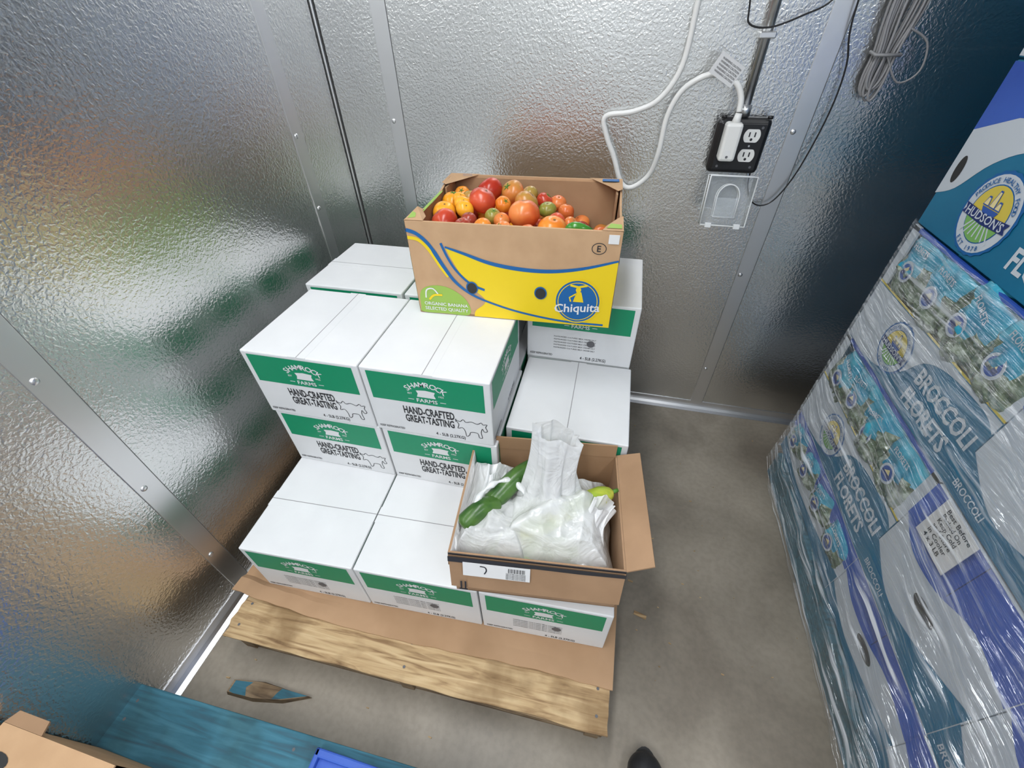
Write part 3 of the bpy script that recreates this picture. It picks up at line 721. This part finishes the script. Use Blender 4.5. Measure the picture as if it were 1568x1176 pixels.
px0=SX-.012;px1=SX+1.03;py0=YT-1.42;py1=YT-.04
for i in range(8):
    y=py0+i*(py1-py0-.1)/7; m.box((px0,y,.105),(px1,y+.10,.123),MBLUEW,.003); 
for x in (px0,(px0+px1)/2,px1-.06): m.box((x,py0,.018),(x+.06,py1,.105),MBLUEW,.003); m.box((x-.0,py0,.0),(x+.09,py1,.018),MBLUEW,.002)
m.obj('pallet_base',stack)
# stretch wrap
def wrapmat():
    m,nt,b=mk('stretch_wrap'); N=nt.nodes; L=nt.links
    tp=N.new('ShaderNodeBsdfTransparent'); gl=N.new('ShaderNodeBsdfGlossy'); gl.inputs['Roughness'].default_value=.08; gl.inputs['Color'].default_value=(.97,.98,1,1)
    df=N.new('ShaderNodeBsdfDiffuse'); df.inputs['Color'].default_value=(.84,.88,.94,1)
    tc=N.new('ShaderNodeTexCoord')
    def nz(rot,sc,scale,det,dist):
        mp=N.new('ShaderNodeMapping'); mp.inputs['Scale'].default_value=sc; mp.inputs['Rotation'].default_value=(rot,0,0)
        n=N.new('ShaderNodeTexNoise'); n.inputs['Scale'].default_value=scale; n.inputs['Detail'].default_value=det; n.inputs['Distortion'].default_value=dist
        L.new(tc.outputs['Object'],mp.inputs[0]); L.new(mp.outputs[0],n.inputs['Vector']); return n
    n=nz(1.15,(1,1.2,20),3.0,4,.5); n2=nz(-.35,(1,1.2,12),3.2,4,.4)
    def ramp(n,a,b,mx):
        r=N.new('ShaderNodeValToRGB'); r.color_ramp.elements[0].position=a; r.color_ramp.elements[0].color=(0,0,0,1); r.color_ramp.elements[1].position=b; r.color_ramp.elements[1].color=(mx,mx,mx,1); L.new(n.outputs['Fac'],r.inputs[0]); return r
    r=ramp(n,.56,.72,.85); r2=ramp(n2,.57,.74,.6)  # streak masks: glare painted as pale diffuse, along with the film's milkiness
    ad=N.new('ShaderNodeMath'); ad.operation='MAXIMUM'; L.new(r.outputs[0],ad.inputs[0]); L.new(r2.outputs[0],ad.inputs[1])
    sp=N.new('ShaderNodeSeparateXYZ'); L.new(tc.outputs['Object'],sp.inputs[0])
    mr=N.new('ShaderNodeMapRange'); mr.inputs['From Min'].default_value=.35; mr.inputs['From Max'].default_value=1.05; mr.inputs['To Min'].default_value=1; mr.inputs['To Max'].default_value=.45; L.new(sp.outputs['Z'],mr.inputs['Value'])
    mu=N.new('ShaderNodeMath'); mu.operation='MULTIPLY'; L.new(ad.outputs[0],mu.inputs[0]); L.new(mr.outputs[0],mu.inputs[1])
    a2=N.new('ShaderNodeMath'); a2.operation='ADD'; a2.inputs[1].default_value=.03; L.new(mu.outputs[0],a2.inputs[0])
    sm=N.new('ShaderNodeMath'); sm.operation='ADD'; L.new(n.outputs['Fac'],sm.inputs[0]); L.new(n2.outputs['Fac'],sm.inputs[1])
    bp=N.new('ShaderNodeBump'); bp.inputs['Strength'].default_value=1; bp.inputs['Distance'].default_value=.030; L.new(sm.outputs[0],bp.inputs['Height']); L.new(bp.outputs[0],gl.inputs['Normal'])
    m1=N.new('ShaderNodeMixShader'); m1.inputs[0].default_value=.20; L.new(tp.outputs[0],m1.inputs[1]); L.new(gl.outputs[0],m1.inputs[2])
    m2=N.new('ShaderNodeMixShader'); L.new(a2.outputs[0],m2.inputs[0]); L.new(m1.outputs[0],m2.inputs[1]); L.new(df.outputs[0],m2.inputs[2])
    L.new(m2.outputs[0],N['Material Output'].inputs['Surface']); return m
MWRAP=wrapmat()
m=MB()
def wr(a,b):
    y=-.05+1.424*a; z=.04+1.02*b
    ef=min(1,(1-a)*9)
    wv=(noise.noise(Vector((y*5+z*4,z*14-y*5,0)))*.012+noise.noise(Vector((y*16,z*16,4)))*.005)*ef
    fl=.020*max(0,1-b*4)
    return (SX-.008-.024*ef+wv-fl*.6,y,z)
m.grid(wr,160,120,MWRAP)
m.grid(lambda a,b:(SX-.006+1.05*a,YT+.003,.06+1.0*b),4,4,MWRAP)
m.obj('stretch_wrap',stack)

# ------------------------------------------------------------------ outlet, conduit, cords
MBLKP=M('black_plastic',(.012,.012,.014),.35); MWP=M('white_plastic',(.78,.78,.76),.35)
def clearmat():
    m,nt,b=mk('clear_plastic'); N=nt.nodes; L=nt.links
    tp=N.new('ShaderNodeBsdfTransparent'); tp.inputs[0].default_value=(.95,.97,.98,1); gl=N.new('ShaderNodeBsdfGlossy'); gl.inputs['Roughness'].default_value=.05
    df=N.new('ShaderNodeBsdfDiffuse'); df.inputs[0].default_value=(.85,.87,.9,1)
    lw=N.new('ShaderNodeLayerWeight'); lw.inputs['Blend'].default_value=.45
    m0=N.new('ShaderNodeMixShader'); m0.inputs[0].default_value=.16; L.new(tp.outputs[0],m0.inputs[1]); L.new(df.outputs[0],m0.inputs[2])
    mx=N.new('ShaderNodeMixShader'); L.new(lw.outputs['Facing'],mx.inputs[0]); L.new(m0.outputs[0],mx.inputs[1]); L.new(gl.outputs[0],mx.inputs[2])
    L.new(mx.outputs[0],N['Material Output'].inputs['Surface']); return m
MCLR=clearmat(); MGALV=M('galvanised',(.75,.76,.77),.3,1)
MCLE=M('clear_plastic_edge',(.88,.90,.92),.1,alpha=.85)
MGCORD=M('grey_cable',(.30,.30,.31),.5)
e=empty('electrical_outlet',(.34,YB,1.165))
m=MB(); m.box((-.078,-.045,-.078),(.078,0,.078),MBLKP,.014); m.box((-.066,-.052,-.066),(.066,-.045,.066),MBLKP,.003)
for sx in (-.065,.065): m.tube([Vector((sx,-.046,.078)),Vector((sx,-.046,.086))],.008,MBLKP,10)
m.obj('weatherproof_box',e)
m=MB()
for zc in (.033,-.022):
    pts=[(.028+.024*cos(a),zc+max(-.018,min(.018,.024*sin(a)))) for a in [2*pi*i/32 for i in range(32)]]
    m.poly(pts,(0,-.0525,0),X,Z,MWP,.0005)
    for dx in (-.008,.008): m.poly([(.028+dx-.002,zc-.003),(.028+dx+.002,zc-.003),(.028+dx+.002,zc+.010),(.028+dx-.002,zc+.010)],(0,-.0525,0),X,Z,MBLK,.0012)
    m.poly(circ(.028,zc-.010,.004,.004,10),(0,-.0525,0),X,Z,MBLK,.0012)
m.poly(circ(.028,.005,.003,.003,8),(0,-.0525,0),X,Z,MGALV,.0006)
for a,b2 in ((-.05,-.055),(.05,-.055),(.052,.055)): m.poly(circ(a,b2,.004,.004,8),(0,-.0525,0),X,Z,MGREY,.0006)
m.obj('sockets',e)
m=MB(); m.box((-.060,-.098,-.032),(-.012,-.052,.072),MWP,.008); m.tube([(-.034,-.075,.068),(-.032,-.075,.095)],[.013,.009],MWP,12); m.poly([(-.046,-.02),(-.028,-.02),(-.028,.0),(-.046,.0)],(0,-.098,0),X,Z,MPAPER,.0006); m.poly(circ(-.037,-.018,.004,.004,8),(0,-.098,0),X,Z,MGREY,.001); m.obj('power_plug',e)
m=MB()
T=Matrix.Translation((0.005,-.05,-.082))@Matrix.Rotation(radians(-12),4,'X')
m.box((-.07,-.002,-.150),(.07,.000,0),MCLR,0,T)
for b_ in (((-.07,-.045,-.150),(-.068,0,0)),((.068,-.045,-.150),(.07,0,0)),((-.07,-.045,-.150),(.07,0,-.148)),((-.07,-.045,-.002),(.07,0,0))): m.box(b_[0],b_[1],MCLR,0,T)
rim=[(-.07,-.15),(.07,-.15),(.07,0),(-.07,0)]
m.tube([T@Vector((a,-.045,b)) for a,b in rim+[rim[0]]],.0028,MCLE,6)
m.tube([T@Vector((a,0,b)) for a,b in rim+[rim[0]]],.0022,MCLE,6)
arch=[Vector((.034*cos(a),0,-.065+.04*sin(a))) for a in [pi*i/12 for i in range(13)]]
for yy in (-.004,-.03): m.tube([T@Vector((.034,yy,-.125))]+[T@Vector((p.x,yy,p.z)) for p in arch]+[T@Vector((-.034,yy,-.125)),T@Vector((.034,yy,-.125))],.0022,MCLE,6)
m.grid(lambda a,b:T@Vector((.034*cos(pi*a),-.004-.026*b,-.065+.04*sin(pi*a))),14,2,MCLR)
m.box((-.034,-.031,-.125),(.034,-.029,-.065),MCLR,0,T)
m.box((-.055,-.052,-.158),(-.035,-.04,-.142),MCLE,.002,T); m.box((.035,-.052,-.158),(.055,-.04,-.142),MCLE,.002,T)
m.obj('clear_cover',e)
m=MB(); m.tube([(.332,YB-.02,1.235),(.332,YB-.02,ZC)],.0125,MGALV,14); m.tube([(.332,YB-.02,1.245),(.332,YB-.02,1.275)],.018,MGALV,14)
m.box((.31,YB-.036,1.43),(.354,YB-.0,1.446),MGALV,.003); m.obj('electrical_conduit')
y=YB-.02
def XZ(L,dy=0,yy=None): return [Vector((a,y-dy,b)) for a,b in L]
P=XZ([(.20,2.5),(.17,1.9),(.140,1.60),(.132,1.514),(.124,1.37),(.075,1.285),(-.0,1.25),(-.085,1.235),(-.075,1.18),(-.042,1.117),(-.005,1.035),(.035,1.022),(.085,1.065),(.102,1.14),(.106,1.236),(.128,1.30),(.165,1.335),(.215,1.352),(.275,1.335),(.302,1.30)],0)
P+= [Vector((.308,YB-.07,1.262))]
for i in range(13,20): P[i].y-=.02+ (i-13)*.004
m=MB(); m.tube(smoothpts(P,6),.0085,MWP,10); 
m.obj('white_power_cord')
m=MB(); 
T=Matrix.Translation((.243,YB-.075,1.364))@Matrix.Rotation(.5,4,'Y')@Matrix.Rotation(.2,4,'Z')
m.box((-.042,-.001,-.027),(.042,.001,.027),MPAPER,0,T); 
for i in range(5): m.text('WARNING CAUTION',.007,T@Vector((-.032,-.001,.014-i*.008)),(T.to_3x3()@X),(T.to_3x3()@Z),MGREY,.0006)
m.obj('cord_tag')
m=MB(); m.tube(smoothpts(XZ([(.515,2.5),(.53,1.9),(.527,1.505),(.560,1.37),(.566,1.27),(.554,1.158),(.535,1.07),(.505,1.005),(.47,.985),(.435,1.00),(.411,1.045),(.405,1.085)]),6),.0024,MBLKP,6)
m.tube(smoothpts(XZ([(.24,1.62),(.262,1.50),(.275,1.462),(.33,1.455),(.40,1.478),(.46,1.51),(.50,1.60)],.03),6),.0024,MBLKP,6)
m.obj('black_cable')
m=MB(); random.seed(3)
for k in range(10):
    cx=.636+random.uniform(-.012,.012); wv=random.uniform(.020,.040); zt=1.60+random.uniform(-.02,.02); zbt=1.285+random.uniform(0,.035)
    Q=[]
    for i in range(16):
        a=2*pi*i/16; zz=(zt+zbt)/2+(zt-zbt)/2*cos(a); pinch=.5+.5*abs((zz-1.40)/.10) if abs(zz-1.40)<.10 else 1
        Q.append(Vector((cx+wv*sin(a)*pinch+.02*(zz-1.40),YB-.018-k*.0035,zz)))
    Q=smoothpts(Q,3,True); Q.append(Q[0]); m.tube(Q,.0033,MGCORD,7,cap=False)
m.tube([Vector((.605,YB-.02,1.40)),Vector((.605,YB-.06,1.395)),Vector((.665,YB-.06,1.395)),Vector((.665,YB-.02,1.40))],.004,MGCORD,6)
m.tube(smoothpts([Vector((.66,YB-.05,1.45)),Vector((.715,YB-.05,1.42)),Vector((.73,YB-.05,1.36)),Vector((.69,YB-.05,1.335)),Vector((.64,YB-.05,1.39))],5),.0025,MGCORD,6)
m.tube([Vector((.640,YB,1.605)),Vector((.640,YB-.06,1.60))],.006,MGALV,8)
m.obj('coiled_cable')

# ------------------------------------------------------------------ foreground
e=empty('blue_wooden_pallet',(-1.07,-1.13,0),.02)
m=MB()
bs=[(0,.10),(.157,.257),(.314,.414),(.471,.571),(.628,.728),(.785,.885),(.90,1.035),(1.045,1.199)]
for a,b2 in bs: m.box((0,a,.118),(1.0,b2,.138),MBLUEW,.003)
for nx in (.03,.5,.97):
    for ny in (.08,.12): m.poly(circ(nx,1.045+ny,.004,.004,8),(0,0,.138),X,Y,MGREY,.0008)
m.obj('deck_boards',e); m=MB()
for x in (0,.48,.95): m.box((x,0,.018),(x+.05,1.19,.118),MBLUEW,.002)
m.obj('stringers',e); m=MB()
for yy in (0,.55,1.09): m.box((0,yy,0),(1.0,yy+.1,.018),MBLUEW,.002)
m.obj('bottom_boards',e)
m=MB(); m.box((-.525,-.5,.142),(-.24,.056,.160),MBLUEP,.004); m.box((-.525,.044,.150),(-.24,.062,.176),MBLUEP,.004); m.box((-.525,-.5,.150),(-.512,.062,.176),MBLUEP,.004); m.obj('blue_plastic_tray')
e=empty('produce_carton',(-1.07,-.425,.140),0)
m=MB(); cw2,cd2,hh=.285,.36,.29; t=.006
m.box((0,0,0),(cw2,cd2,t),MKRAFT); m.box((0,0,0),(cw2,t,hh),MKRAFT); m.box((0,cd2-t,0),(cw2,cd2,hh),MKRAFT); m.box((0,0,0),(t,cd2,hh),MKRAFT); m.box((cw2-t,0,0),(cw2,cd2,hh),MKRAFT)
m.box((.0,cd2-.09,hh),(cw2,cd2,hh+.004),MKRAFT)
m.poly(circ(.05,cd2-.05,.03,.014,16),(0,0,hh+.004),X,Y,MDARK,.001)
flap(m,(0.0,cd2,hh),(.10,cd2,hh),(0,1,-.12),.022,MKRAFT2,taper=.01)
m.obj('body',e)
m=MB(); T=Matrix.Translation((-.80,.148,.0))@Matrix.Rotation(.12,4,'Z')
V=[(-.125,-.02,0),(-.04,-.028,0),(.05,-.022,0),(.13,.0,0),(.04,.012,0),(-.03,.022,0),(-.12,.018,0)]
m.add([Vector(v) for v in V]+[Vector((v[0]*.97,v[1]*.8,.018)) for v in V],[[7,8,9,10,11,12,13]]+[[i,(i+1)%7,7+(i+1)%7,7+i] for i in range(7)],MWOODD,False,T)
m.poly([(-.115,-.014),(-.10,-.018),(-.06,-.020),(-.07,.0),(-.055,.014),(-.11,.013)],T@Vector((0,0,.0185)),T.to_3x3()@X,T.to_3x3()@Y,MBLUEW,.0005)
m.poly([(.02,-.019),(.045,-.016),(.122,.0),(.04,.009),(.03,-.002)],T@Vector((0,0,.0185)),T.to_3x3()@X,T.to_3x3()@Y,MBLUEW,.0005)
m.obj('wood_splinter')
m=MB(); random.seed(11)
deb=[(.258,.614,.02),(.224,.720,.008),(.30,.90,.004),(.40,.75,.004),(-.30,.16,.005),(.35,.55,.004),(.22,.98,.004),(.45,1.1,.004),(.5,.5,.004),(-.95,.15,.006),(-.90,.21,.004),(-.5,.18,.004)]
for i in range(30): deb.append((random.uniform(.2,.75),random.uniform(.1,1.5),random.uniform(.0012,.003)))
for x,yy,s in deb:
    T=Matrix.Translation((x,yy,0))@Matrix.Rotation(random.uniform(-.4,.4),4,'Z'); m.box((-s,-s*.3,0),(s,s*.3,.003),MWOOD,.0,T)
m.obj('wood_debris')
MSHOE=M('shoe_leather',(.02,.02,.022),.45,bump=.3,bscale=80); MSOLE=M('shoe_sole',(.012,.012,.012),.7)
e=empty('black_shoe',(.272,-.015,0))
m=MB()
def shoe(a,b):
    s=b; yy=.28*s; wd=.040+.012*sin(pi*min(1,s*1.05))
    if s>.85: wd*=sqrt(max(0,1-((s-.85)/.15)**2))+.02
    if s<.12: wd*=sqrt(max(.05,1-((.12-s)/.12)**2))
    hg=.095 if s<.35 else .095-.05*min(1,(s-.35)/.35)
    if s>.8: hg*= (1-((s-.8)/.2)**2)*.75+.25
    th=pi*a; return (wd*cos(th)*(1.0),yy,.022+hg*sin(th)**.7)
m.grid(shoe,24,40,MSHOE); m.obj('upper',e)
m=MB(); pts=[]
for i in range(36):
    a=2*pi*i/36; pts.append((.050*cos(a)*(1.05 if sin(a)>0 else .9),.14+.148*sin(a)))
V=[Vector((p[0],p[1],0)) for p in pts]+[Vector((p[0],p[1],.026)) for p in pts]
m.add(V,[list(range(36,72)),list(range(35,-1,-1))]+[[i,(i+1)%36,36+(i+1)%36,36+i] for i in range(36)],MSOLE,False); m.obj('sole',e)
m=MB()
for k in range(4): m.tube([Vector((-.02,.12+k*.022,.108-k*.012)),Vector((0,.122+k*.022,.118-k*.012)),Vector((.02,.12+k*.022,.108-k*.012))],.003,MSOLE,6)
m.obj('laces',e)

# ------------------------------------------------------------------ world + camera
w=bpy.data.worlds.new('w'); SC.world=w; w.use_nodes=True; w.node_tree.nodes['Background'].inputs[0].default_value=(.5,.55,.6,1); w.node_tree.nodes['Background'].inputs[1].default_value=.2
f,pi_,ya,ro=645.5374,.7240,.2525,-.0243
cy,sy=cos(ya),sin(ya); cp,sp=cos(pi_),sin(pi_)
fw=Vector((-sy*cp,cy*cp,-sp)); r=Vector((cy,sy,0)); u=r.cross(fw)
R2=cos(ro)*r+sin(ro)*u; U2=-sin(ro)*r+cos(ro)*u
cd_=bpy.data.cameras.new('camera'); co=bpy.data.objects.new('camera',cd_); COL.objects.link(co)
cd_.sensor_width=36; cd_.sensor_fit='HORIZONTAL'; cd_.lens=36*f/1568; cd_.clip_start=.02
co.matrix_world=Matrix(((R2.x,U2.x,-fw.x,0),(R2.y,U2.y,-fw.y,0),(R2.z,U2.z,-fw.z,1.5),(0,0,0,1)))
SC.camera=co
